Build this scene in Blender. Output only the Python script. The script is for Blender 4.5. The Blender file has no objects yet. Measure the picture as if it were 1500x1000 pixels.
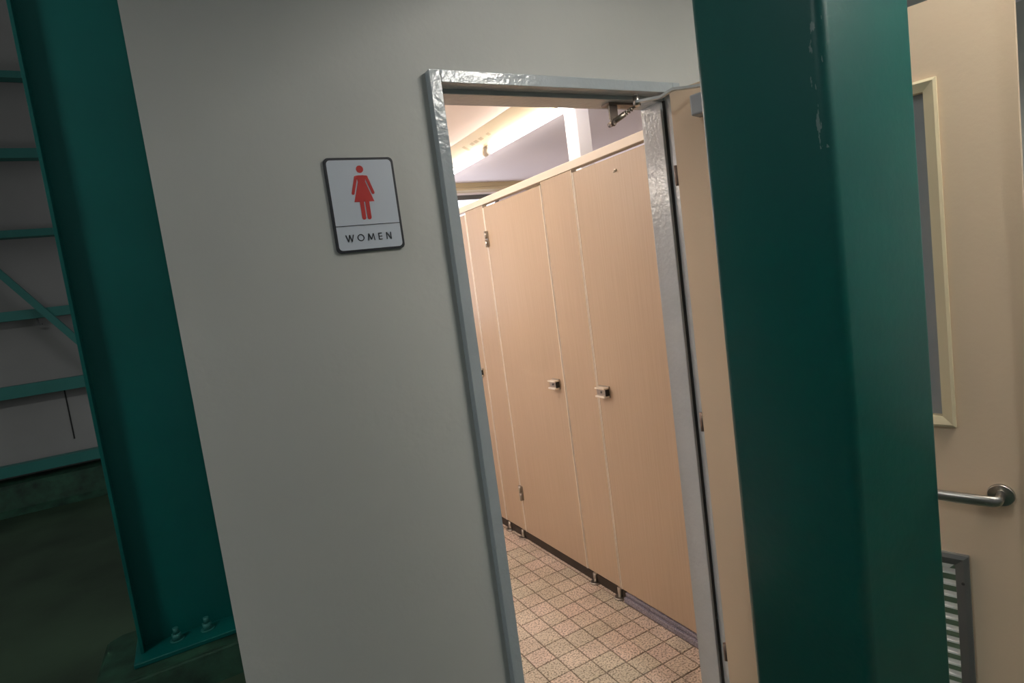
import bpy, bmesh, math, random
from mathutils import Vector, Matrix

random.seed(7)
scene = bpy.context.scene
COL = scene.collection

# ------------------------------------------------------------------ camera
cam_d = bpy.data.cameras.new('camera')
cam_d.sensor_width = 36.0
cam_d.lens = 875.03 / 1500.0 * 36.0
cam_d.clip_start = 0.02
cam = bpy.data.objects.new('camera', cam_d)
COL.objects.link(cam)
RX = Vector((0.86602592, -0.48245473, -0.13128799))
UP = -Vector((-0.16289069, -0.02398425, -0.98635256))
BK = -Vector((0.47272162, 0.87559248, -0.09935837))
M = Matrix((RX, UP, BK)).transposed().to_4x4()
M.translation = (-1.1074, -2.4274, 1.5487)
cam.matrix_world = M
scene.camera = cam

# ------------------------------------------------------------------ world, exposure
world = bpy.data.worlds.new('hall_ambient')
scene.world = world
world.use_nodes = True
bg = world.node_tree.nodes['Background']
bg.inputs['Color'].default_value = (0.92, 0.97, 1.0, 1)
bg.inputs['Strength'].default_value = 0.12
vs = scene.view_settings
vs.view_transform = 'Standard'
vs.look = 'None'
vs.exposure = 0.0
vs.gamma = 1.0
vs.use_curve_mapping = False

TUBE_TOILET = 26.0
TUBE_AISLE = 42.0
TUBE_VANITY = 42.0
TUBE_HALL_NEAR = 135.0
TUBE_HALL_FAR = 360.0
TUBE_FILL_BACK = 90.0


# ------------------------------------------------------------------ materials
def principled(name, col, rough=0.5, metal=0.0, spec=0.5):
    m = bpy.data.materials.new(name)
    m.use_nodes = True
    b = m.node_tree.nodes['Principled BSDF']
    b.inputs['Base Color'].default_value = (*col, 1)
    b.inputs['Roughness'].default_value = rough
    b.inputs['Metallic'].default_value = metal
    b.inputs['Specular IOR Level'].default_value = spec
    return m, m.node_tree, b


def noise_node(nt, scale, detail=3, stretch=None):
    geo = nt.nodes.new('ShaderNodeNewGeometry')
    src = geo.outputs['Position']
    if stretch:
        mp = nt.nodes.new('ShaderNodeMapping')
        mp.inputs['Scale'].default_value = stretch
        nt.links.new(src, mp.inputs['Vector'])
        src = mp.outputs['Vector']
    n = nt.nodes.new('ShaderNodeTexNoise')
    n.inputs['Scale'].default_value = scale
    n.inputs['Detail'].default_value = detail
    nt.links.new(src, n.inputs['Vector'])
    return n


def ramp(nt, fac, stops):
    r = nt.nodes.new('ShaderNodeValToRGB')
    el = r.color_ramp.elements
    el[0].position, el[0].color = stops[0][0], (*stops[0][1], 1)
    el[1].position, el[1].color = stops[1][0], (*stops[1][1], 1)
    for p, c in stops[2:]:
        e = el.new(p)
        e.color = (*c, 1)
    nt.links.new(fac, r.inputs['Fac'])
    return r


def paint(name, col, rough=0.5, var=0.06, vscale=3.0, bump=0.0, bscale=60, spec=0.5, stretch=None, metal=0.0):
    """painted surface: slight colour drift plus fine roller relief"""
    m, nt, b = principled(name, col, rough, metal, spec)
    n = noise_node(nt, vscale, 4, stretch)
    lo = tuple(max(0, c * (1 - var)) for c in col)
    hi = tuple(c * (1 + var) for c in col)
    r = ramp(nt, n.outputs['Fac'], [(0.3, lo), (0.7, hi)])
    nt.links.new(r.outputs['Color'], b.inputs['Base Color'])
    if bump:
        n2 = noise_node(nt, bscale, 3, stretch)
        bp = nt.nodes.new('ShaderNodeBump')
        bp.inputs['Strength'].default_value = bump
        bp.inputs['Distance'].default_value = 0.004
        nt.links.new(n2.outputs['Fac'], bp.inputs['Height'])
        nt.links.new(bp.outputs['Normal'], b.inputs['Normal'])
    return m


def emission(name, col, strength):
    m = bpy.data.materials.new(name)
    m.use_nodes = True
    nt = m.node_tree
    nt.nodes.clear()
    e = nt.nodes.new('ShaderNodeEmission')
    e.inputs['Color'].default_value = (*col, 1)
    e.inputs['Strength'].default_value = strength
    o = nt.nodes.new('ShaderNodeOutputMaterial')
    nt.links.new(e.outputs[0], o.inputs[0])
    return m


M_WALL = paint('white_wall_paint', (0.56, 0.56, 0.525), 0.62, 0.03, 2.0, 0.18, 45)
M_FRAME = paint('grey_gloss_frame_paint', (0.42, 0.46, 0.48), 0.13, 0.05, 8.0, 0.30, 70)
M_TEAL = paint('teal_gloss_steel_paint', (0.001, 0.118, 0.100), 0.36, 0.10, 2.5, 0.10, 70, spec=0.62)
M_TEAL_H = paint('teal_column_paint', (0.0005, 0.120, 0.102), 0.42, 0.08, 2.5, 0.08, 70, spec=0.35)
M_TEAL_D = paint('teal_girt_paint', (0.03, 0.20, 0.17), 0.5, 0.10, 2.5, 0.10, 70)
M_BGWALL = paint('hall_panel_grey', (0.34, 0.33, 0.31), 0.8, 0.10, 0.9)
M_GREENFLOOR = paint('dark_green_floor_paint', (0.040, 0.070, 0.038), 0.5, 0.55, 1.3, 0.15, 20)
M_CURB = paint('dark_green_concrete', (0.014, 0.060, 0.032), 0.7, 0.6, 9.0, 0.5, 30)
M_DOOR = paint('beige_door_paint', (0.71, 0.545, 0.385), 0.42, 0.02, 1.5, 0.10, 80)
M_MOULD = paint('beige_moulding_paint', (0.66, 0.56, 0.37), 0.35, 0.02, 3.0)
M_PLASTER = paint('toilet_plaster', (0.86, 0.82, 0.85), 0.75, 0.02, 2.0)
M_PEACHLIGHT = paint('ceiling_peach_light', (0.66, 0.54, 0.45), 0.75, 0.02, 2.0)
M_CREAM = paint('cream_enamel', (0.50, 0.40, 0.235), 0.4, 0.02, 3.0)
M_STEEL = paint('brushed_steel', (0.46, 0.43, 0.39), 0.33, 0.06, 20, 0.05, 200, metal=1.0)
M_DARKSTEEL = paint('grey_vent_metal', (0.13, 0.13, 0.125), 0.45, 0.05, 10, metal=0.3)
M_ALU = paint('aluminium_edging', (0.88, 0.80, 0.68), 0.35, 0.04, 12, metal=0.25)
M_CAP = paint('cream_head_rail', (0.86, 0.76, 0.62), 0.4, 0.02, 4)
M_BLACK = paint('black_sign_border', (0.012, 0.014, 0.020), 0.4, 0.05, 10)
M_SIGN = paint('white_sign_face', (0.62, 0.66, 0.73), 0.4, 0.01, 10)
M_RED = paint('red_sign_ink', (0.52, 0.018, 0.014), 0.5, 0.03, 10)
M_BRASS = paint('brown_hinge_steel', (0.20, 0.14, 0.11), 0.5, 0.1, 20, metal=0.4)
M_DARK = paint('black_rubber_and_shade', (0.01, 0.01, 0.01), 0.6, 0.05, 10)
M_GROUT = paint('brown_grout', (0.20, 0.155, 0.115), 0.9, 0.25, 5)
M_TUBE = emission('lit_tube_toilet', (1.0, 0.92, 0.88), TUBE_TOILET)
M_TUBEA = emission('lit_tube_aisle', (1.0, 0.92, 0.86), TUBE_AISLE)
M_TUBEV = emission('lit_tube_vanity', (1.0, 0.90, 0.80), TUBE_VANITY)
M_TUBEH = emission('lit_tube_hall', (1.0, 0.98, 0.93), TUBE_HALL_NEAR)
M_TUBEF = emission('lit_tube_far', (0.95, 1.0, 1.0), TUBE_HALL_FAR)
M_TUBEFILL = emission('fill_tube_back', (0.97, 1.0, 0.98), TUBE_FILL_BACK)
M_WINLIT = emission('lit_frosted_window', (0.95, 0.92, 1.0), 2.2)


def glass_mat():
    m, nt, b = principled('frosted_glass', (0.42, 0.44, 0.47), 0.25)
    b.inputs['Transmission Weight'].default_value = 0.25
    return m


M_GLASS = glass_mat()


def laminate():
    m, nt, b = principled('beige_wood_laminate', (0.6, 0.43, 0.29), 0.38, 0, 0.4)
    n1 = noise_node(nt, 9.0, 6, (14.0, 14.0, 0.35))
    n2 = noise_node(nt, 1.3, 2, (2.0, 2.0, 0.5))
    mix = nt.nodes.new('ShaderNodeMix')
    mix.data_type = 'FLOAT'
    mix.inputs['Factor'].default_value = 0.35
    nt.links.new(n1.outputs['Fac'], mix.inputs['A'])
    nt.links.new(n2.outputs['Fac'], mix.inputs['B'])
    r = ramp(nt, mix.outputs['Result'], [(0.3, (0.50, 0.375, 0.260)), (0.7, (0.565, 0.435, 0.310))])
    nt.links.new(r.outputs['Color'], b.inputs['Base Color'])
    return m


M_LAM = laminate()


def tile_mat():
    m, nt, b = principled('speckled_floor_tile', (0.5, 0.4, 0.3), 0.55, 0, 0.4)
    oi = nt.nodes.new('ShaderNodeObjectInfo')
    base = ramp(nt, oi.outputs['Random'], [(0.0, (0.76, 0.61, 0.52)), (1.0, (0.66, 0.59, 0.475)),
                                           (0.5, (0.72, 0.605, 0.50))])
    sp = noise_node(nt, 135.0, 2)
    spm = ramp(nt, sp.outputs['Fac'], [(0.37, (0.30, 0.27, 0.24)), (0.50, (1, 1, 1)), (0.66, (1.2, 1.18, 1.15))])
    mul = nt.nodes.new('ShaderNodeMix')
    mul.data_type = 'RGBA'
    mul.blend_type = 'MULTIPLY'
    mul.inputs['Factor'].default_value = 0.8
    nt.links.new(base.outputs['Color'], mul.inputs['A'])
    nt.links.new(spm.outputs['Color'], mul.inputs['B'])
    st = noise_node(nt, 4.5, 3)
    stm = ramp(nt, st.outputs['Fac'], [(0.40, (0.84, 0.84, 0.82)), (0.60, (1, 1, 1))])
    mul2 = nt.nodes.new('ShaderNodeMix')
    mul2.data_type = 'RGBA'
    mul2.blend_type = 'MULTIPLY'
    mul2.inputs['Factor'].default_value = 1.0
    nt.links.new(mul.outputs['Result'], mul2.inputs['A'])
    nt.links.new(stm.outputs['Color'], mul2.inputs['B'])
    nt.links.new(mul2.outputs['Result'], b.inputs['Base Color'])
    bp = nt.nodes.new('ShaderNodeBump')
    bp.inputs['Strength'].default_value = 0.25
    bp.inputs['Distance'].default_value = 0.001
    nt.links.new(sp.outputs['Fac'], bp.inputs['Height'])
    nt.links.new(bp.outputs['Normal'], b.inputs['Normal'])
    return m


M_TILE = tile_mat()


def curb_mat():
    m, nt, b = principled('purple_grey_terrazzo', (0.25, 0.23, 0.28), 0.5)
    n = noise_node(nt, 260.0, 2)
    r = ramp(nt, n.outputs['Fac'], [(0.38, (0.16, 0.145, 0.19)), (0.62, (0.40, 0.37, 0.42))])
    nt.links.new(r.outputs['Color'], b.inputs['Base Color'])
    return m


M_TERRAZZO = curb_mat()


# ------------------------------------------------------------------ mesh helpers
def add_box(bm, x0, x1, y0, y1, z0, z1, mat=None):
    vs_ = [bm.verts.new(p) for p in ((x0, y0, z0), (x1, y0, z0), (x1, y1, z0), (x0, y1, z0),
                                     (x0, y0, z1), (x1, y0, z1), (x1, y1, z1), (x0, y1, z1))]
    if mat is not None:
        for v in vs_:
            v.co = mat @ v.co
    for f in ((0, 3, 2, 1), (4, 5, 6, 7), (0, 1, 5, 4), (1, 2, 6, 5), (2, 3, 7, 6), (3, 0, 4, 7)):
        bm.faces.new([vs_[i] for i in f])
    return vs_


def boxes(*bs):
    bm = bmesh.new()
    for b in bs:
        add_box(bm, *b)
    return bm


def rbox(b, r=0.004, seg=2):
    bm = bmesh.new()
    add_box(bm, *b)
    bmesh.ops.bevel(bm, geom=list(bm.edges), offset=r, segments=seg, profile=0.5, affect='EDGES')
    return bm


def add_tube(bm, p0, p1, r, n=14, r1=None, caps=True):
    p0, p1 = Vector(p0), Vector(p1)
    d = (p1 - p0).normalized()
    a = d.orthogonal().normalized()
    b = d.cross(a)
    r1 = r if r1 is None else r1
    A, B = [], []
    for i in range(n):
        t = 2 * math.pi * i / n
        o = a * math.cos(t) + b * math.sin(t)
        A.append(bm.verts.new(p0 + o * r))
        B.append(bm.verts.new(p1 + o * r1))
    for i in range(n):
        f = bm.faces.new((A[i], A[(i + 1) % n], B[(i + 1) % n], B[i]))
        f.smooth = True
    if caps:
        bm.faces.new(A[::-1])
        bm.faces.new(B)


def add_path(bm, pts, r, n=12, squash=None):
    """swept tube through points, optional (w,h) section half sizes"""
    pts = [Vector(p) for p in pts]
    rings = []
    up = Vector((0, 0, 1))
    for i, p in enumerate(pts):
        d = (pts[min(i + 1, len(pts) - 1)] - pts[max(i - 1, 0)]).normalized()
        side = d.cross(up)
        side = side.normalized() if side.length > 1e-4 else Vector((1, 0, 0))
        u2 = side.cross(d).normalized()
        w, h = squash if squash else (r, r)
        rings.append([bm.verts.new(p + side * (math.cos(2 * math.pi * k / n) * w) + u2 * (math.sin(2 * math.pi * k / n) * h)) for k in range(n)])
    for a, b in zip(rings, rings[1:]):
        for k in range(n):
            f = bm.faces.new((a[k], a[(k + 1) % n], b[(k + 1) % n], b[k]))
            f.smooth = True
    bm.faces.new(rings[0][::-1])
    bm.faces.new(rings[-1])


def prism(bm, poly, y0, y1):
    """extrude an (x,z) polygon between two y planes"""
    A = [bm.verts.new((x, y0, z)) for x, z in poly]
    B = [bm.verts.new((x, y1, z)) for x, z in poly]
    n = len(poly)
    bm.faces.new(A)
    bm.faces.new(B[::-1])
    for i in range(n):
        bm.faces.new((A[i], B[i], B[(i + 1) % n], A[(i + 1) % n]))


def obj(name, bm, mat, parent=None, recalc=True):
    me = bpy.data.meshes.new(name)
    if recalc:
        bmesh.ops.recalc_face_normals(bm, faces=list(bm.faces))
    bm.to_mesh(me)
    bm.free()
    me.materials.append(mat)
    o = bpy.data.objects.new(name, me)
    COL.objects.link(o)
    if parent:
        o.parent = parent
        o.matrix_parent_inverse = parent.matrix_world.inverted()
    return o


def tag(o, label=None, cat=None, group=None, kind=None):
    if label:
        o['label'] = label
    if cat:
        o['category'] = cat
    if group:
        o['group'] = group
    if kind:
        o['kind'] = kind
    return o


def thing(name, loc, label, cat, group=None, kind=None):
    o = bpy.data.objects.new(name, None)
    o.empty_display_size = 0.1
    COL.objects.link(o)
    o.location = loc
    o.matrix_world = Matrix.Translation(loc)
    return tag(o, label, cat, group, kind)


# ------------------------------------------------------------------ main dimensions
YF = -1.055            # front of the door frame
YW = -1.030            # hall face of the white wall
YI = -0.925            # toilet face of that wall
XC = -1.115            # outer corner of the white wall
XO0, XO1 = -0.465, 0.300    # rebate opening
ZH = 2.050             # underside of the frame head
XP = 0.484             # face of the stall fronts
ZC = 2.36              # toilet ceiling
YB = 2.00              # far toilet wall
XL = -1.0              # left toilet wall
XR = 1.75              # toilet wall behind the stalls

# ------------------------------------------------------------------ structure: white wall and toilet shell
w = obj('wall_front', boxes((XC, XO0 - 0.005, YW, YI, 0, 3.3), (XO1 + 0.005, 2.25, YW, YI, 0, 3.3),
                            (XO0 - 0.005, XO1 + 0.005, YW, YI, ZH + 0.005, 3.3)), M_WALL)
tag(w, 'off-white painted wall around the toilet doorway', 'wall', kind='structure')
w = obj('wall_left', boxes((-1.08, XL, YI, YB + 0.1, 0, 3.3)), M_PLASTER)
tag(w, 'toilet side wall running back from the white corner', 'wall', kind='structure')
w = obj('wall_stall', boxes((XR, XR + 0.1, YI, YB + 0.1, 0, 3.3)), M_PLASTER)
tag(w, 'pale plaster wall behind the toilet stalls', 'wall', kind='structure')
w = obj('wall_far', boxes((XL, -0.2, YB, YB + 0.1, 0, 2.4), (1.35, XR, YB, YB + 0.1, 0, 2.4),
                          (-0.2, 1.35, YB, YB + 0.1, 0, 1.2), (-0.2, 1.35, YB, YB + 0.1, 2.285, 2.4)), M_PLASTER)
tag(w, 'pale wall with the window at the far end of the toilet', 'wall', kind='structure')
c = obj('ceiling', boxes((XL, 0.40, YI, YB, ZC, ZC + 0.06)), M_PEACHLIGHT)  # warm light on the aisle side is put into the board colour
tag(c, 'toilet ceiling over the aisle with its warm light painted in as peach', 'ceiling', kind='structure')
c2 = obj('ceiling', boxes((0.405, XR, YI, YB, ZC, ZC + 0.06)), M_PLASTER)  # lilac white tone carries the glare of the tubes
tag(c2, 'toilet ceiling above the stalls with tube glare painted in as pale lilac', 'ceiling', kind='structure')

# hall beyond the corner
hf = obj('floor', boxes((-9, 2.2, -7, YW + 0.0, -0.06, -0.001), (-9, XC, YW, 5.2, -0.06, -0.001)), M_GREENFLOOR)
tag(hf, 'dark green painted concrete floor of the hall', 'floor', kind='structure')
hw = obj('wall_hall', boxes((-9, 0.5, 4.98, 5.12, 0.0, 5.4)), M_BGWALL)
tag(hw, 'grey panelled hall wall carrying teal girts', 'wall', kind='structure')
for zc, hh in ((4.08, .032), (3.355, .045), (2.61, .034), (1.845, .045), (1.13, .058), (0.39, .05)):
    bm = bmesh.new()      # lipped channel girt
    add_box(bm, -9, 0.3, 4.80, 4.806, zc - hh, zc + hh)
    add_box(bm, -9, 0.3, 4.806, 4.93, zc + hh - .006, zc + hh)
    add_box(bm, -9, 0.3, 4.806, 4.93, zc - hh, zc - hh + .006)
    add_box(bm, -9, 0.3, 4.924, 4.93, zc - hh, zc + hh)
    obj('girt', bm, M_TEAL_D, hw)
for xx in (-4.1, -3.17, -2.243, -1.31):      # joints between the wall panels
    obj('panel_joint', boxes((xx - .006, xx + .006, 4.974, 4.982, 0.56, 1.12)), M_DARK, hw)
bm = bmesh.new()
prism_pts = [(4.62, 0.0), (4.98, 0.0), (4.98, 0.295), (4.76, 0.27), (4.73, 0.235), (4.70, 0.05)]
A = [bm.verts.new((-9, y, z)) for y, z in prism_pts]
B = [bm.verts.new((0.4, y, z)) for y, z in prism_pts]
bm.faces.new(A)
bm.faces.new(B[::-1])
for i in range(len(A)):
    bm.faces.new((A[i], B[i], B[(i + 1) % len(A)], A[(i + 1) % len(A)]))
tag(obj('trim_1', bm, M_CURB), 'dark green concrete kerb along the foot of the hall wall', 'kerb', kind='structure')

# right hall side wall and its pale upper band
w = obj('wall_right', boxes((2.2, 2.3, -7, YW, 0, 2.44)), M_WALL)
tag(w, 'grey shaded hall wall beyond the open door', 'wall', kind='structure')
w = obj('trim_2', boxes((2.2, 2.3, -7, YW, 2.44, 3.3)), M_PLASTER)
tag(w, 'pale band along the top of the hall wall beyond the door', 'trim', kind='structure')

# ------------------------------------------------------------------ toilet floor with single tiles
tf = obj('floor', boxes((XL, XR, YW, YB, -0.05, -0.003)), M_GROUT)
tag(tf, 'speckled beige tiled floor of the toilet', 'floor', kind='structure')


def tile_mesh(name, w_, d_):
    bm = bmesh.new()
    g = 0.0022
    c_ = 0.0016
    x0, x1, y0, y1 = g, w_ - g, g, d_ - g
    lo = [bm.verts.new(p) for p in ((x0, y0, -0.004), (x1, y0, -0.004), (x1, y1, -0.004), (x0, y1, -0.004))]
    mi = [bm.verts.new((v.co.x, v.co.y, -c_)) for v in lo]
    hi = [bm.verts.new(p) for p in ((x0 + c_, y0 + c_, 0), (x1 - c_, y0 + c_, 0), (x1 - c_, y1 - c_, 0), (x0 + c_, y1 - c_, 0))]
    bm.faces.new(hi)
    for a, b in ((lo, mi), (mi, hi)):
        for i in range(4):
            bm.faces.new((a[i], a[(i + 1) % 4], b[(i + 1) % 4], b[i]))
    me = bpy.data.meshes.new(name)
    bm.to_mesh(me)
    bm.free()
    me.materials.append(M_TILE)
    return me


T_FULL = tile_mesh('tile', 0.1, 0.1)
T_EDGE = tile_mesh('tile_cut', 0.07, 0.1)
rest = bmesh.new()
for i in range(-10, 5):
    for j in range(-10, 20):
        near = i >= -4 and j < 18
        if near:
            t = bpy.data.objects.new('tile', T_EDGE if i == 4 else T_FULL)
            COL.objects.link(t)
            t.parent = tf
            t.location = (i * 0.1, j * 0.1, random.uniform(-0.0004, 0.0004))
            t.rotation_euler = (random.uniform(-.004, .004), random.uniform(-.004, .004), 0)
        else:
            wdt = 0.07 if i == 4 else 0.1
            add_box(rest, i * .1 + .0022, i * .1 + wdt - .0022, j * .1 + .0022, j * .1 + .0978, -.004, 0)
for i in range(5, 18):
    for j in range(-10, 20):
        add_box(rest, i * .1 - .0278, i * .1 + .0678, j * .1 + .0022, j * .1 + .0978, -.004, 0)
o = obj('tile_field', rest, M_TILE, tf)
o['kind'] = 'stuff'

# terrazzo curb under the first stall door
curb = thing('trim_3', (XP, -0.57, 0), 'purple grey terrazzo curb under the nearest stall door', 'curb', kind='structure')
for k in range(4):
    y1 = -0.266 - k * 0.163
    obj('curb_block', rbox((0.468, 0.56, y1 - .163, y1, 0.0, 0.026), .002, 1), M_TERRAZZO, curb)
    obj('curb_block', rbox((0.480, 0.56, y1 - .163, y1, 0.028, 0.044), .002, 1), M_TERRAZZO, curb)

st = obj('trim_6', boxes((0.487, 0.60, -0.262, YB, 0.0, 0.047)), paint('gap_shade_brown', (0.05, 0.038, 0.028), .8, .15, 8))  # added dark step, its colour stands for the shade under the panels
tag(st, 'added dark step for the shade in the gap under the stall doors', 'step', kind='structure')

# ------------------------------------------------------------------ far window, cornice, pillar
wn = thing('window_1', (0.57, YB, 1.2), 'bright frosted window at the far end of the toilet', 'window', kind='structure')
obj('pane', boxes((-0.17, 0.56, YB + .045, YB + .05, 1.24, 2.25)), M_WINLIT, wn)
obj('pane', boxes((0.59, 1.32, YB + .045, YB + .05, 1.24, 2.25)), M_WINLIT, wn)
obj('window_frame', boxes((-.2, -.17, YB + .02, YB + .07, 1.2, 2.285), (1.32, 1.35, YB + .02, YB + .07, 1.2, 2.285),
                          (.56, .59, YB + .02, YB + .07, 1.2, 2.285), (-.2, 1.35, YB + .02, YB + .07, 1.2, 1.24),
                          (-.2, 1.35, YB + .02, YB + .07, 2.25, 2.285)), M_DARKSTEEL, wn)
bm = bmesh.new()
cp = [(YB, 2.36), (YB - .10, 2.36), (YB - .10, 2.325), (YB - .12, 2.318), (YB - .12, 2.300), (YB, 2.300)]
A = [bm.verts.new((XL, y, z)) for y, z in cp]
B = [bm.verts.new((XR, y, z)) for y, z in cp]
bm.faces.new(A)
bm.faces.new(B[::-1])
for i in range(len(A)):
    bm.faces.new((A[i], B[i], B[(i + 1) % len(A)], A[(i + 1) % len(A)]))
tag(obj('trim_4', bm, M_CREAM), 'cream cornice box above the far toilet window', 'cornice', kind='structure')

p = obj('pillar', rbox((0.70, 0.785, -0.02, 0.075, 0.0, ZC), .004, 1), paint('white_pillar_paint', (0.82, 0.80, 0.82), 0.6, 0.02, 3))
tag(p, 'white square pillar rising behind the stall fronts to the ceiling', 'pillar')

# ------------------------------------------------------------------ toilet ceiling lamp: batten with two tubes in line
lamp = thing('ceiling_lamp', (0.52, 0.66, ZC), 'cream batten lamp with two lit tubes in line on toilet ceiling', 'lamp')
bm = bmesh.new()
LX0, LX1, LZ0, LZ1 = 0.400, 0.506, ZC - .001, ZC - .054
prof = [(LX0, LZ0), (0.640, LZ0), (0.534, LZ1), (LX1, LZ1)]
prism(bm, prof, -0.70, 1.87)
obj('body', bm, M_CREAM, lamp)
for y0, y1 in ((-0.64, 0.535), (0.62, 1.795)):
    bm = bmesh.new()
    add_tube(bm, (0.52, y0, ZC - .084), (0.52, y1, ZC - .084), 0.0155, 16)
    tb = obj('tube', bm, M_TUBE, lamp)
    for ys in (y0 - .012, y1 + .012):
        bm = bmesh.new()
        add_box(bm, .508, .532, ys - .010, ys + .010, ZC - .098, ZC - .048)
        add_tube(bm, (.52, ys - .009, ZC - .084), (.52, ys + .009, ZC - .084), .019, 12)
        obj('lamp_holder', bm, M_ALU, lamp)
M_INK = paint('grey_label_ink', (0.36, 0.28, 0.16), 0.6)
for k, yy in enumerate((0.42, 0.51, 0.57, 0.62, 0.71)):
    u0, u1 = ((.35, .75) if k == 4 else (.42, .60))
    hw_ = .016 if k in (0, 4) else .020
    bm = bmesh.new()
    q = []
    for yv, u in ((yy - hw_, u0), (yy + hw_, u0), (yy + hw_, u1), (yy - hw_, u1)):
        q.append(bm.verts.new((LX0 + u * (LX1 - LX0) - .0006, yv, LZ0 + u * (LZ1 - LZ0) - .0008)))
    bm.faces.new(q)
    obj('rating_label', bm, M_INK, lamp)

# second batten over the aisle, parallel to the first
la = thing('ceiling_lamp', (-0.42, 0.5, ZC), 'cream batten lamp over the aisle, hidden above the doorway head', 'lamp')
bm = bmesh.new()
prism(bm, [(-0.525, ZC - .001), (-0.315, ZC - .001), (-0.38, ZC - .048), (-0.46, ZC - .048)], -0.2, 1.2)
obj('body', bm, M_CREAM, la)
bm = bmesh.new()
add_tube(bm, (-0.42, -0.14, ZC - .078), (-0.42, 1.04, ZC - .078), 0.0155, 16)
obj('tube', bm, M_TUBEA, la)
for ys in (-.152, 1.052):
    obj('lamp_holder', rbox((-.432, -.408, ys - .01, ys + .01, ZC - .095, ZC - .046), .002, 1), M_ALU, la)

# lamp above the basins on the left toilet wall
vl = thing('wall_lamp', (XL, 0.5, 1.98), 'lit tube lamp over the basins on the left toilet wall', 'lamp')
obj('body', rbox((XL, XL + .05, -0.1, 1.1, 1.96, 2.02), .006, 2), M_CREAM, vl)
bm = bmesh.new()
add_tube(bm, (XL + .075, -0.06, 1.99), (XL + .075, 1.06, 1.99), .0155, 16)
obj('tube', bm, M_TUBEV, vl)
for ys in (-.075, 1.075):
    obj('lamp_holder', rbox((XL + .04, XL + .095, ys - .01, ys + .01, 1.97, 2.01), .003, 1), M_ALU, vl)


# ------------------------------------------------------------------ stalls
def foot(parent, y):
    bm = bmesh.new()
    add_tube(bm, (XP - .002, y, 0.006), (XP - .002, y, 0.052), .0105, 14)
    add_tube(bm, (XP - .002, y, 0.0), (XP - .002, y, 0.007), .030, 24, .026)
    obj('foot', bm, M_STEEL, parent)


def lock(parent, y0, y1):
    """privacy latch: channel with two bright lips"""
    zc = 1.008
    bm = boxes((XP - .006, XP - .0005, y0, y1, zc - .026, zc + .026),
               (XP - .022, XP - .006, y0 + .003, y1 - .001, zc - .014, zc + .014))
    lk = obj('lock', bm, M_STEEL, parent)
    obj('lock_lip', rbox((XP - .034, XP - .006, y0, y1, zc + .014, zc + .021), .0015, 1), M_ALU, lk)
    obj('lock_lip', rbox((XP - .034, XP - .006, y0, y1, zc - .024, zc - .015), .0015, 1), M_ALU, lk)
    obj('lock_end_shade', boxes((XP - .026, XP - .006, y0 - .002, y0 + .002, zc - .015, zc + .014)), M_DARK, lk)  # black end piece stands for the shade inside the channel
    bm = bmesh.new()
    add_tube(bm, (XP - .025, (y0 + y1) / 2, zc), (XP - .0215, (y0 + y1) / 2, zc), .005, 10)
    obj('lock_rivet', bm, M_DARKSTEEL, lk)


def hinge(parent, y, z):
    bm = bmesh.new()
    for dz in (-.024, .024):
        add_tube(bm, (XP - .010, y, z + dz - .021), (XP - .010, y, z + dz + .021), .009, 12)
    add_box(bm, XP - .006, XP, y - .016, y + .016, z - .043, z + .043)
    obj('hinge', bm, M_STEEL, parent)


def stall_door(y0, y1, label, lock_at, hinge_y=None, zt=1.985):
    d = thing('stall_door', (XP, (y0 + y1) / 2, 0.05), label, 'stall door')
    g = .003
    obj('panel', rbox((XP, XP + .028, y0 + g + .007, y1 - g - .007, .050, zt), .0015, 1), M_LAM, d)
    for ys in (y0 + g, y1 - g - .007):
        obj('edge_strip', rbox((XP - .0015, XP + .029, ys, ys + .007, .050, zt), .001, 1), M_ALU, d)
    lock(d, *lock_at)
    if hinge_y:
        for z in (1.805, 0.296):
            hinge(d, hinge_y, z)
    return d


def pilaster(y0, y1, label, feet):
    d = thing('stall_pilaster', (XP, (y0 + y1) / 2, 0), label, 'stall panel')
    g = .002
    obj('panel', rbox((XP, XP + .028, y0 + g + .004, y1 - g - .004, .052, 1.999), .0015, 1), M_LAM, d)
    for ys in (y0 + g, y1 - g - .004):
        obj('edge_strip', rbox((XP - .001, XP + .029, ys, ys + .004, .052, 1.999), .001, 1), M_ALU, d)
    for yf in feet:
        foot(d, yf)


S1, S2, S3, S4, S5 = -0.232, 0.030, 0.660, 0.900, 1.53
stall_door(-0.845, S1, 'nearest beige stall door, half hidden by the door frame', (-.325, -.256))
bm = bmesh.new()
add_tube(bm, (XP - .006, -0.53, 1.93), (XP, -0.53, 1.93), .006, 10)
add_tube(bm, (XP - .012, -0.53, 1.922), (XP - .006, -0.53, 1.93), .004, 10)
dd = [o_ for o_ in COL.objects if o_.name.startswith('stall_door')][0]
obj('coat_peg', bm, M_ALU, dd)
pilaster(S1, S2, 'narrow beige stall panel between the two nearest stall doors', (-.222, -.030))
stall_door(S2, S3, 'middle beige stall door with hinges on its far edge', (.075, .140), S3 - .013)
pilaster(S3, S4, 'narrow beige stall panel beyond the hinged middle stall door', (.694, .862))
stall_door(S4, S5, 'farthest beige stall door, only a sliver beside the frame', (.945, 1.0))
pilaster(S5, YB - .005, 'end stall panel against the far toilet wall', (1.56, 1.9))
obj_f = obj('stall_filler', rbox((XP, XP + .028, YI + .002, -0.848, .05, 1.999), .0015, 1), M_LAM)
tag(obj_f, 'thin beige filler strip between the nearest stall door and the doorway wall', 'stall panel')
hr = obj('head_rail', rbox((XP - .006, XP + .036, YI + .002, YB - .002, 2.0, 2.036), .003, 2), M_CAP)
tag(hr, 'cream head rail running along the top of the stall fronts', 'rail')
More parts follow.
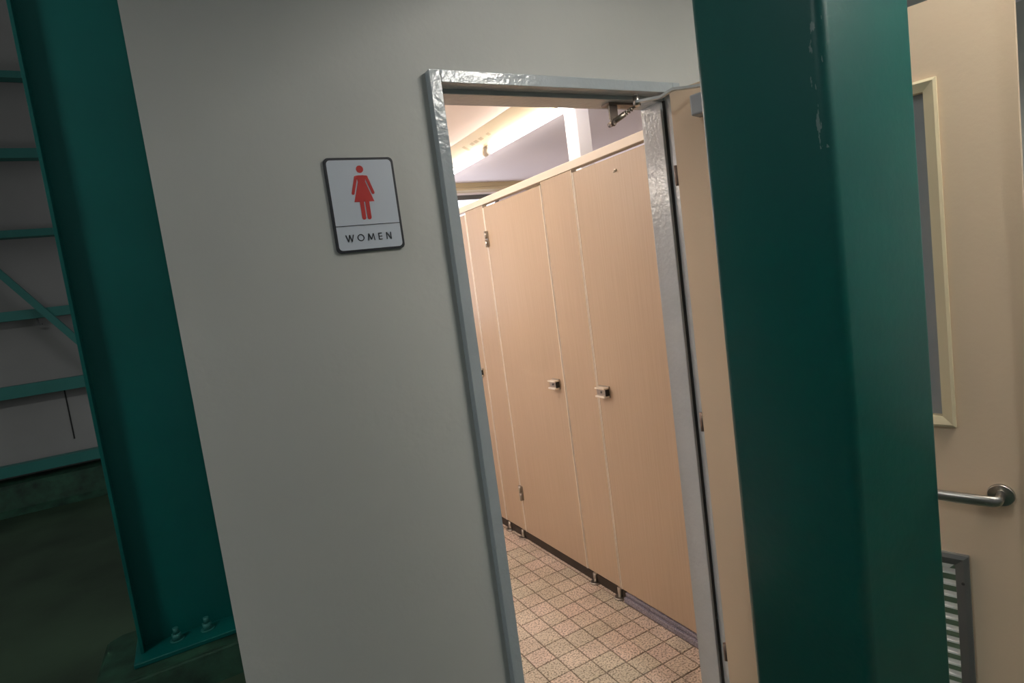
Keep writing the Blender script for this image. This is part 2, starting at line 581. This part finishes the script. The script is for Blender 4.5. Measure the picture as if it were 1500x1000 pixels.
for yy, lb in ((-0.04, 'beige partition between the two nearest stalls'), (0.78, 'beige partition beyond the middle stall')):
    o = obj('stall_partition', rbox((XP + .03, XR - .002, yy - .014, yy + .014, .1, 1.995), .0015, 1), M_LAM)
    tag(o, lb, 'partition')

# ------------------------------------------------------------------ door frame
fr = thing('trim_5', (XO0, YF, 0), 'glossy grey steel frame around the toilet doorway', 'door frame', kind='structure')
FW = 0.030
YS = -1.010            # front of the stop
YE = -0.922            # inner end of the frame
obj('jamb', rbox((XO0 - FW, XO0, YF, YE, 0, ZH + FW), .0012, 1), M_FRAME, fr)
obj('jamb', rbox((XO1, XO1 + FW, YF, YE, 0, ZH + FW), .0012, 1), M_FRAME, fr)
obj('head', rbox((XO0, XO1, YF, YE, ZH, ZH + FW), .0012, 1), M_FRAME, fr)
obj('stop', rbox((XO1 - .016, XO1 + .002, YS, YE, 0, ZH - .012), .002, 2), M_FRAME, fr)
obj('stop', rbox((XO0 - .002, XO0 + .012, YS, YE, 0, ZH - .012), .002, 2), M_FRAME, fr)
obj('stop', rbox((XO0, XO1, YS, YE, ZH - .012, ZH + .002), .002, 2), M_FRAME, fr)
obj('seal', boxes((XO1 - .006, XO1 + .001, YS - .006, YS, 0, ZH - .012)), M_DARK, fr)

# ------------------------------------------------------------------ open door leaf
PSI = math.atan2(-0.9592, 0.2828)
HX, HY = 0.2665, -1.072
LM = Matrix.Translation((HX, HY, 0)) @ Matrix.Rotation(PSI, 4, 'Z')
# local frame: +x along the leaf from the hinge, +y away from the camera side (leaf thickness), face at y=0 ; -y toward viewer side
door = thing('door_1', (0, 0, 0), 'cream painted door standing open with lever handle and louvre', 'door', kind='structure')
door.matrix_world = LM
LW, LT, Z0, Z1 = 0.790, 0.036, 0.012, 2.045
GX0, GX1, GZ0, GZ1 = 0.165, 0.628, 1.092, 1.853       # glass opening
VX0, VX1, VZ0, VZ1 = 0.155, 0.635, 0.16, 0.722         # vent opening


def lobj(name, bm, mat, parent=None):
    """mesh given in door coordinates"""
    me = bpy.data.meshes.new(name)
    bmesh.ops.recalc_face_normals(bm, faces=list(bm.faces))
    bm.to_mesh(me)
    bm.free()
    me.materials.append(mat)
    o_ = bpy.data.objects.new(name, me)
    COL.objects.link(o_)
    o_.parent = parent or door
    return o_


# which side faces the camera?  local +y = rotated; camera lies on the -y or +y side
SIDE = -1.0 if (LM.inverted() @ cam.location).y < 0 else 1.0


def S(x0, x1, a, b, z0, z1):
    """box whose depth runs a..b outward from the visible face (negative = into the leaf)"""
    ya, yb = SIDE * a, SIDE * b
    return (x0, x1, min(ya, yb), max(ya, yb), z0, z1)


leafb = boxes(S(0, VX0, -LT, 0, Z0, Z1), S(VX1, LW, -LT, 0, Z0, Z1),
              S(VX0, GX0, -LT, 0, GZ0, GZ1), S(GX1, VX1, -LT, 0, GZ0, GZ1), S(VX0, VX1, -LT, 0, GZ1, Z1),
              S(VX0, VX1, -LT, 0, VZ1, GZ0), S(VX0, VX1, -LT, 0, Z0, VZ0))
bmesh.ops.remove_doubles(leafb, verts=list(leafb.verts), dist=1e-5)
lobj('leaf', leafb, M_DOOR)
lobj('glass', boxes(S(GX0, GX1, -.021, -.015, GZ0, GZ1)), M_GLASS)
mw = 0.026
mould = bmesh.new()


def bar_frame(bm, x0, x1, z0, z1, wd, h, sl):
    """mitred frame with sloped profile standing h proud of the face"""
    o4 = [(x0, z0), (x1, z0), (x1, z1), (x0, z1)]
    i4 = [(x0 + wd, z0 + wd), (x1 - wd, z0 + wd), (x1 - wd, z1 - wd), (x0 + wd, z1 - wd)]
    m4 = [(x0 + sl, z0 + sl), (x1 - sl, z0 + sl), (x1 - sl, z1 - sl), (x0 + sl, z1 - sl)]
    L = lambda pts, d: [bm.verts.new((px, SIDE * d, pz)) for px, pz in pts]
    r0, r1, r2, r3 = L(o4, 0.0), L(o4, h * .75), L(m4, h), L(i4, h * .6)
    r4 = L(i4, -.016)
    for a, b in ((r0, r1), (r1, r2), (r2, r3), (r3, r4)):
        for i in range(4):
            bm.faces.new((a[i], a[(i + 1) % 4], b[(i + 1) % 4], b[i]))


bar_frame(mould, GX0 - .024, GX1 + .024, GZ0 - .024, GZ1 + .024, mw, .012, .006)
lobj('glass_moulding', mould, M_MOULD)
vf = bmesh.new()
bar_frame(vf, VX0 - .026, VX1 + .026, VZ0 - .026, VZ1 + .026, .028, .014, .010)
vfo = lobj('vent_frame', vf, M_DARKSTEEL)
M_SLAT = paint('pale_louvre_metal', (0.78, 0.78, 0.74), 0.4, 0.05, 10, metal=0.0)
nsl = 18
for k in range(nsl):
    zc = VZ0 + .018 + k * .0305
    bm = bmesh.new()
    pr = [(-.010, zc + .004), (.005, zc + .001), (.005, zc - .004), (-.011, zc + .0)]
    A = [bm.verts.new((VX0 + .001, SIDE * d, z)) for d, z in pr]
    B = [bm.verts.new((VX1 - .001, SIDE * d, z)) for d, z in pr]
    bm.faces.new(A)
    bm.faces.new(B[::-1])
    for i in range(4):
        bm.faces.new((A[i], B[i], B[(i + 1) % 4], A[(i + 1) % 4]))
    lobj('slat', bm, M_SLAT, vfo)
bm = bmesh.new()
for zz in (VZ1 - .045, VZ0 + .05):
    add_tube(bm, (VX1 + .013, SIDE * .012, zz), (VX1 + .013, SIDE * .0145, zz), .0035, 10)
lobj('vent_screw', bm, M_DARK, vfo)

# lever handle
HZ, HU = 0.912, 0.728
hd = bmesh.new()
add_tube(hd, (HU, SIDE * .0, HZ), (HU, SIDE * .009, HZ), .026, 28, .0245)
ro = lobj('rosette', hd, M_STEEL)
bm = bmesh.new()
pts = []
for t in range(7):
    a = t / 6 * math.pi / 2
    pts.append((HU - .016 * (1 - math.cos(a)), SIDE * (.038 + .016 * math.sin(a)), HZ))
pts = [(HU, SIDE * .006, HZ), (HU, SIDE * .022, HZ)] + pts
pts += [(HU - .05, SIDE * .055, HZ), (HU - .09, SIDE * .054, HZ), (HU - .125, SIDE * .051, HZ), (HU - .135, SIDE * .049, HZ)]
add_path(bm, pts, .009, 14, squash=(.0085, .0130))
lobj('lever', bm, M_STEEL)
# hinges
for hz in (1.80, 1.03, 0.25):
    bm = bmesh.new()
    add_tube(bm, (-.006, SIDE * -.004, hz - .03), (-.006, SIDE * -.004, hz + .03), .006, 12)
    add_box(bm, *S(-.004, .002, -.03, -.002, hz - .028, hz + .028))
    lobj('hinge', bm, M_BRASS)
# door closer
M_LINK = paint('dull_link_steel', (0.30, 0.26, 0.22), .35, .05, 20, metal=.9)
cb = lobj('closer_body', rbox(S(.085, .30, 0.0005, .050, 1.945, 2.003), .005, 2), paint('grey_closer_enamel', (0.32, 0.33, 0.34), 0.4, .03, 10))
bm = bmesh.new()
add_tube(bm, (.150, SIDE * .028, 2.003), (.150, SIDE * .028, 2.030), .010, 14)
lobj('closer_spindle', bm, M_STEEL, cb)
inv = LM.inverted()


def dl(x, y, z):
    return inv @ Vector((x, y, z))


w0 = LM @ Vector((.150, SIDE * .028, 2.026))
k_w = Vector((0.160, -1.040, 2.020))
pa = []
for t, z in ((0, 2.021), (.22, 2.023), (.50, 2.031), (.52, 2.0305), (.655, 2.0195), (.675, 2.019), (1.0, 2.023)):
    q_ = w0.lerp(k_w, t)
    q_.z = z
    pa.append(q_)
bm = bmesh.new()
dirh = (k_w - w0)
dirh.z = 0
dirh.normalize()
sd = Vector((-dirh.y, dirh.x, 0)) * .008
prev = None
for q_ in pa:
    ring = [bm.verts.new(inv @ (q_ + o_)) for o_ in (sd + Vector((0, 0, .0035)), -sd + Vector((0, 0, .0035)), -sd - Vector((0, 0, .0035)), sd - Vector((0, 0, .0035)))]
    if prev:
        for i_ in range(4):
            bm.faces.new((prev[i_], prev[(i_ + 1) % 4], ring[(i_ + 1) % 4], ring[i_]))
    else:
        bm.faces.new(ring)
    prev = ring
bm.faces.new(prev[::-1])
lobj('closer_arm', bm, paint('pale_arm_steel', (0.62, 0.61, 0.58), .3, .04, 15, metal=.7))
bm = bmesh.new()
add_tube(bm, dl(0.163, -1.040, 2.012), dl(0.163, -1.040, 2.040), .010, 14)
add_tube(bm, dl(0.163, -1.040, 2.040), dl(0.163, -1.040, 2.046), .010, 14, .004)
lobj('closer_knuckle', bm, M_STEEL)
bm = bmesh.new()
a_, b_ = Vector((0.160, -1.035, 2.012)), Vector((0.1105, -0.975, 1.977))
add_tube(bm, inv @ a_, inv @ a_.lerp(b_, .38), .0035, 10)
add_tube(bm, inv @ a_.lerp(b_, .40), inv @ b_, .0082, 12)
for f_ in (.12, .22, .32):
    add_tube(bm, inv @ a_.lerp(b_, f_), inv @ a_.lerp(b_, f_ + .06), .0072, 6)
lobj('closer_link', bm, M_LINK)
bm = bmesh.new()
add_box(bm, 0.100, 0.225, -0.990, -0.955, 2.031, 2.0375)
add_box(bm, 0.104, 0.135, -0.985, -0.980, 1.990, 2.034)
add_box(bm, 0.106, 0.120, -0.985, -0.980, 1.970, 1.992)
add_tube(bm, (0.113, -0.992, 1.977), (0.113, -0.966, 1.977), .0075, 12)
for v in bm.verts:
    v.co = inv @ v.co
lobj('closer_bracket', bm, paint('dark_bracket_steel', (0.16, 0.13, 0.11), .4, .05, 10, metal=.7))

# ------------------------------------------------------------------ sign
SX0, SX1, SZ0, SZ1 = -0.7745, -0.612, 1.6625, 1.8775
sg = thing('sign', (-0.693, YW, SZ0), 'white restroom sign with black border, red figure and WOMEN lettering', 'sign')


def round_rect(x0, x1, z0, z1, r, n=6):
    pts_ = []
    for cx, cz, a0 in ((x1 - r, z0 + r, -90), (x1 - r, z1 - r, 0), (x0 + r, z1 - r, 90), (x0 + r, z0 + r, 180)):
        for k in range(n + 1):
            a = math.radians(a0 + 90 * k / n)
            pts_.append((cx + r * math.cos(a), cz + r * math.sin(a)))
    return pts_


bm = bmesh.new()
prism(bm, round_rect(SX0, SX1, SZ0, SZ1, .011), YW - .006, YW)
obj('border', bm, M_BLACK, sg)
bm = bmesh.new()
prism(bm, round_rect(SX0 + .0055, SX1 - .0055, SZ0 + .0055, SZ1 - .0055, .009), YW - .0066, YW - .004)
obj('face', bm, M_SIGN, sg)
YP0, YP1 = YW - .0074, YW - .006
CX = -0.6945


LIFT = [0.0]


def stroke(bm, p0, p1, w_, caps=False):
    LIFT[0] = (LIFT[0] + .00007) % .0009
    (x0, z0), (x1, z1) = p0, p1
    dx, dz = x1 - x0, z1 - z0
    L = math.hypot(dx, dz)
    nx, nz = -dz / L * w_ / 2, dx / L * w_ / 2
    pts_ = [(x0 + nx, z0 + nz)]
    if caps:
        a0 = math.atan2(nz, nx)
        for k in range(1, 8):
            a = a0 + math.pi * k / 8
            pts_.append((x0 + w_ / 2 * math.cos(a), z0 + w_ / 2 * math.sin(a)))
    pts_.append((x0 - nx, z0 - nz))
    pts_.append((x1 - nx, z1 - nz))
    if caps:
        a0 = math.atan2(-nz, -nx)
        for k in range(1, 8):
            a = a0 + math.pi * k / 8
            pts_.append((x1 + w_ / 2 * math.cos(a), z1 + w_ / 2 * math.sin(a)))
    pts_.append((x1 + nx, z1 + nz))
    prism(bm, pts_, YP0 - LIFT[0], YP1 - LIFT[0] * .3)


fig = bmesh.new()
prism(fig, [(CX + .0084 * math.cos(2 * math.pi * k / 24), 1.8508 + .0084 * math.sin(2 * math.pi * k / 24)) for k in range(24)], YP0, YP1)
# dress
prism(fig, [(CX - .0066, 1.837), (CX + .0066, 1.837), (CX + .0105, 1.834), (CX + .0085, 1.822), (CX + .0235, 1.7765), (CX - .0235, 1.7765), (CX - .0085, 1.822), (CX - .0105, 1.834)], YP0, YP1)
for s_ in (-1, 1):
    stroke(fig, (CX + s_ * .0125, 1.8315), (CX + s_ * .0235, 1.7965), .0068, True)      # arm
    stroke(fig, (CX + s_ * .0063, 1.782), (CX + s_ * .0063, 1.7400), .0094, True)        # leg
    stroke(fig, (CX + s_ * .0030, 1.8336), (CX + s_ * .0125, 1.8325), .0070, True)       # shoulder
obj('figure', fig, M_RED, sg)
obj('rule', boxes((SX0 + .005, SX1 - .005, YP0, YP1, 1.7226, 1.7241)), M_BLACK, sg)


def letter(ch, x, z, h):
    bm_ = bmesh.new()
    t = .0019
    if ch == 'W':
        w_ = .0175
        for a, b in (((0, h), (w_ * .27, 0)), ((w_ * .27, 0), (w_ * .5, h)), ((w_ * .5, h), (w_ * .73, 0)), ((w_ * .73, 0), (w_, h))):
            stroke(bm_, (x + a[0], z + a[1]), (x + b[0], z + b[1]), t)
    elif ch == 'O':
        w_ = .0165
        n = 28
        cx, cz = x + w_ / 2, z + h / 2
        ri, ro_ = w_ / 2 - t * 1.15, w_ / 2
        for k in range(n):
            a0, a1 = 2 * math.pi * k / n, 2 * math.pi * (k + 1) / n
            prism(bm_, [(cx + ro_ * math.cos(a0), cz + ro_ * math.sin(a0)), (cx + ro_ * math.cos(a1), cz + ro_ * math.sin(a1)),
                        (cx + ri * math.cos(a1), cz + ri * math.sin(a1)), (cx + ri * math.cos(a0), cz + ri * math.sin(a0))], YP0, YP1)
    elif ch == 'M':
        w_ = .0160
        for a, b in (((w_ * .03, 0), (w_ * .16, h)), ((w_ * .16, h), (w_ * .5, h * .12)), ((w_ * .5, h * .12), (w_ * .84, h)), ((w_ * .84, h), (w_ * .97, 0))):
            stroke(bm_, (x + a[0], z + a[1]), (x + b[0], z + b[1]), t)
    elif ch == 'E':
        w_ = .0085
        stroke(bm_, (x + t / 2, z), (x + t / 2, z + h), t)
        for q in (t / 2, h / 2, h - t / 2):
            stroke(bm_, (x, z + q), (x + w_, z + q), t)
    elif ch == 'N':
        w_ = .0120
        stroke(bm_, (x + t / 2, z), (x + t / 2, z + h), t)
        stroke(bm_, (x + w_ - t / 2, z), (x + w_ - t / 2, z + h), t)
        stroke(bm_, (x + t / 2, z + h), (x + w_ - t / 2, z), t)
    obj('letter', bm_, M_BLACK, sg)
    return w_


lx = -0.7500
for ch, gap in zip('WOMEN', (.0085, .0085, .0095, .0105, 0)):
    lx += letter(ch, lx, 1.6868, .0160) + gap

# ------------------------------------------------------------------ near green box column
nx0, ny0, ns = -0.3874, -1.9717, 0.2
bm = bmesh.new()
R_ = 0.014
pts_ = []
for cx, cy, a0 in ((nx0 + ns - R_, ny0 + R_, -90), (nx0 + ns - R_, ny0 + ns - R_, 0), (nx0 + R_, ny0 + ns - R_, 90), (nx0 + R_, ny0 + R_, 180)):
    for k in range(7):
        a = math.radians(a0 + 15 * k)
        pts_.append((cx + R_ * math.cos(a), cy + R_ * math.sin(a)))
lv = [[bm.verts.new((x, y, z)) for x, y in pts_] for z in (0.02, 3.6)]
n = len(pts_)
for i in range(n):
    f = bm.faces.new((lv[0][i], lv[0][(i + 1) % n], lv[1][(i + 1) % n], lv[1][i]))
    f.smooth = True
bm.faces.new(lv[0][::-1])
bm.faces.new(lv[1])
bc = thing('steel_column', (nx0 + ns / 2, ny0 + ns / 2, 0), 'thick teal green steel box column close in front of the open door', 'column')


def scuffed_teal():
    m = M_TEAL.copy()
    m.name = 'teal_paint_scuffed_on_the_corner'
    nt = m.node_tree
    b = nt.nodes['Principled BSDF']
    old = b.inputs['Base Color'].links[0].from_socket
    geo = nt.nodes.new('ShaderNodeNewGeometry')
    sep = nt.nodes.new('ShaderNodeSeparateXYZ')
    nt.links.new(geo.outputs['Position'], sep.inputs[0])

    def math_(op, a, b_):
        n_ = nt.nodes.new('ShaderNodeMath')
        n_.operation = op
        for k_, v_ in ((0, a), (1, b_)):
            if isinstance(v_, (int, float)):
                n_.inputs[k_].default_value = v_
            else:
                nt.links.new(v_, n_.inputs[k_])
        return n_.outputs[0]

    nz = noise_node(nt, 14.0, 6, (9.0, 9.0, 2.2))
    dx = math_('LESS_THAN', sep.outputs['X'], nx0 + .006)
    dy = math_('LESS_THAN', sep.outputs['Y'], ny0 + .020)
    d2 = math_('GREATER_THAN', sep.outputs['Y'], ny0 + .003)
    zz = math_('GREATER_THAN', sep.outputs['Z'], 1.66)
    wear = math_('GREATER_THAN', nz.outputs['Fac'], 0.60)
    k = math_('MULTIPLY', math_('MULTIPLY', math_('MULTIPLY', dx, dy), math_('MULTIPLY', zz, d2)), wear)
    k = math_('MULTIPLY', k, 0.55)
    mx = nt.nodes.new('ShaderNodeMix')
    mx.data_type = 'RGBA'
    nt.links.new(k, mx.inputs['Factor'])
    nt.links.new(old, mx.inputs['A'])
    mx.inputs['B'].default_value = (0.34, 0.42, 0.40, 1)
    nt.links.new(mx.outputs['Result'], b.inputs['Base Color'])
    return m


obj('shaft', bm, scuffed_teal(), bc)
obj('base_plate', rbox((nx0 - .08, nx0 + ns + .08, ny0 - .08, ny0 + ns + .08, 0, .02), .003, 1), M_TEAL, bc)

# ------------------------------------------------------------------ left H column on its plinth
ZP = 0.13
hc = thing('steel_column', (-1.31, 0.69, ZP), 'dark teal steel H column standing at the corner of the white wall', 'column')
hx0, hx1 = -1.5015, -1.0835
hy0, hyw = 0.616, 0.690
obj('flange', rbox((hx0, hx0 + .0135, hy0, hyw + .08, ZP + .02, 5.3), .0015, 1), M_TEAL_H, hc)
obj('flange', rbox((hx1 - .0135, hx1, hy0, hyw + .08, ZP + .02, 5.3), .0015, 1), M_TEAL_H, hc)
obj('web', boxes((hx0 + .0135, hx1 - .0135, hyw, hyw + .009, ZP + .02, 5.3)), M_TEAL_H, hc)
obj('base_plate', rbox((-1.524, -1.0815, 0.535, 0.86, ZP, ZP + .02), .003, 1), M_TEAL_H, hc)
for bx_ in (-1.360, -1.236):
    bm = bmesh.new()
    add_tube(bm, (bx_, .634, ZP + .02), (bx_, .634, ZP + .024), .030, 16)
    add_tube(bm, (bx_, .634, ZP + .024), (bx_, .634, ZP + .052), .021, 6)
    add_tube(bm, (bx_, .634, ZP + .052), (bx_, .634, ZP + .078), .012, 12)
    obj('bolt', bm, M_TEAL_D, hc)
bm = bmesh.new()
pl = [(-1.60, 0.445), (-1.082, 0.455), (-1.082, 0.94), (-1.60, 0.94), (-1.655, 0.90), (-1.665, 0.50)]
A = [bm.verts.new((x * 1.0 - (.03 if x < -1.3 else 0), y - (.03 if y < .6 else -.03), 0)) for x, y in pl]
B = [bm.verts.new((x, y, ZP)) for x, y in pl]
bm.faces.new(B)
bm.faces.new(A[::-1])
for i in range(len(pl)):
    bm.faces.new((A[i], A[(i + 1) % len(pl)], B[(i + 1) % len(pl)], B[i]))
bmesh.ops.bevel(bm, geom=[e for e in bm.edges if all(v.co.z > .1 for v in e.verts)], offset=.012, segments=3, affect='EDGES')
o = obj('plinth', bm, M_CURB)
tag(o, 'rough dark green concrete plinth under the corner H column', 'plinth')

# diagonal brace in front of the hall wall
br = thing('diagonal_brace', (-2.05, 4.78, 1.5), 'slanting teal steel brace crossing the girts on the hall wall', 'brace')
bm = bmesh.new()
d0, d1 = Vector((-3.52, 4.70, 3.75)), Vector((-1.75, 4.70, 1.135))
dv = (d1 - d0).normalized()
nv = Vector((-dv.z, 0, dv.x))
h_ = .030
for off, y0, y1, ww in ((0, 4.70, 4.706, h_), ):
    q0 = [d0 + nv * ww, d1 + nv * ww, d1 - nv * ww, d0 - nv * ww]
    prism(bm, [(p_.x, p_.z) for p_ in q0], y0, y1)
q0 = [d0 + nv * h_, d1 + nv * h_, d1 + nv * (h_ - .006), d0 + nv * (h_ - .006)]
prism(bm, [(p_.x, p_.z) for p_ in q0], 4.706, 4.765)
obj('angle_bar', bm, M_TEAL_D, br)
obj('gusset', boxes((-1.85, -1.60, 4.72, 4.73, 1.0, 1.3)), M_TEAL_D, br)
# small hanger under the fourth girt
hg = thing('pipe_hanger', (-2.32, 4.86, 1.74), 'small dark tee hanger below a girt on hall wall', 'hanger')
obj('rod', boxes((-2.326, -2.312, 4.86, 4.872, 1.745, 1.80)), M_DARKSTEEL, hg)
obj('clip', boxes((-2.352, -2.285, 4.85, 4.882, 1.732, 1.745)), M_DARKSTEEL, hg)


# ------------------------------------------------------------------ hall lamps (above and behind the view)
def hall_lamp(loc, rz, label, mat, length=1.2, shade=True):
    t = thing('hall_lamp', loc, label, 'lamp')
    t.matrix_world = Matrix.Translation(loc) @ Matrix.Rotation(rz, 4, 'Z')
    h = length / 2
    bm = bmesh.new()
    prism(bm, [(-.13, -.005), (-.05, .085), (.05, .085), (.13, -.005), (.124, -.008), (.045, .074), (-.045, .074), (-.124, -.008)], -h - .03, h + .03)
    lobj('reflector', bm, M_CREAM if False else M_CAP, t)
    bm = bmesh.new()
    add_tube(bm, (0, -h, .04), (0, h, .04), .0155, 16)
    lobj('tube', bm, mat, t)
    for s_ in (-1, 1):
        lobj('lamp_holder', rbox((-.012, .012, s_ * (h + .012) - .01, s_ * (h + .012) + .01, .02, .075), .002, 1), M_ALU, t)
        lobj('end_cap', boxes((-.12, .12, min(s_ * (h + .03), s_ * (h + .036)), max(s_ * (h + .03), s_ * (h + .036)), .0, .085)), M_CAP, t)
        bm = bmesh.new()
        add_tube(bm, (0, s_ * h * .7, .085), (0, s_ * h * .7, .9), .004, 8)
        lobj('suspension_rod', bm, M_STEEL, t)
    return t


hall_lamp((0.36, -2.40, 2.58), 0.0, 'suspended tube lamp between the column and the open door', M_TUBEH)
hall_lamp((-4.2, -1.6, 4.2), math.radians(90), 'suspended tube lamp in the hall on the left', M_TUBEF)
hall_lamp((1.2, -4.9, 3.5), math.radians(90), 'long fill tube lamp added unseen in the hall behind the viewer', M_TUBEFILL, 2.4)  # unseen fill lamp, added to lift the column front and lower wall
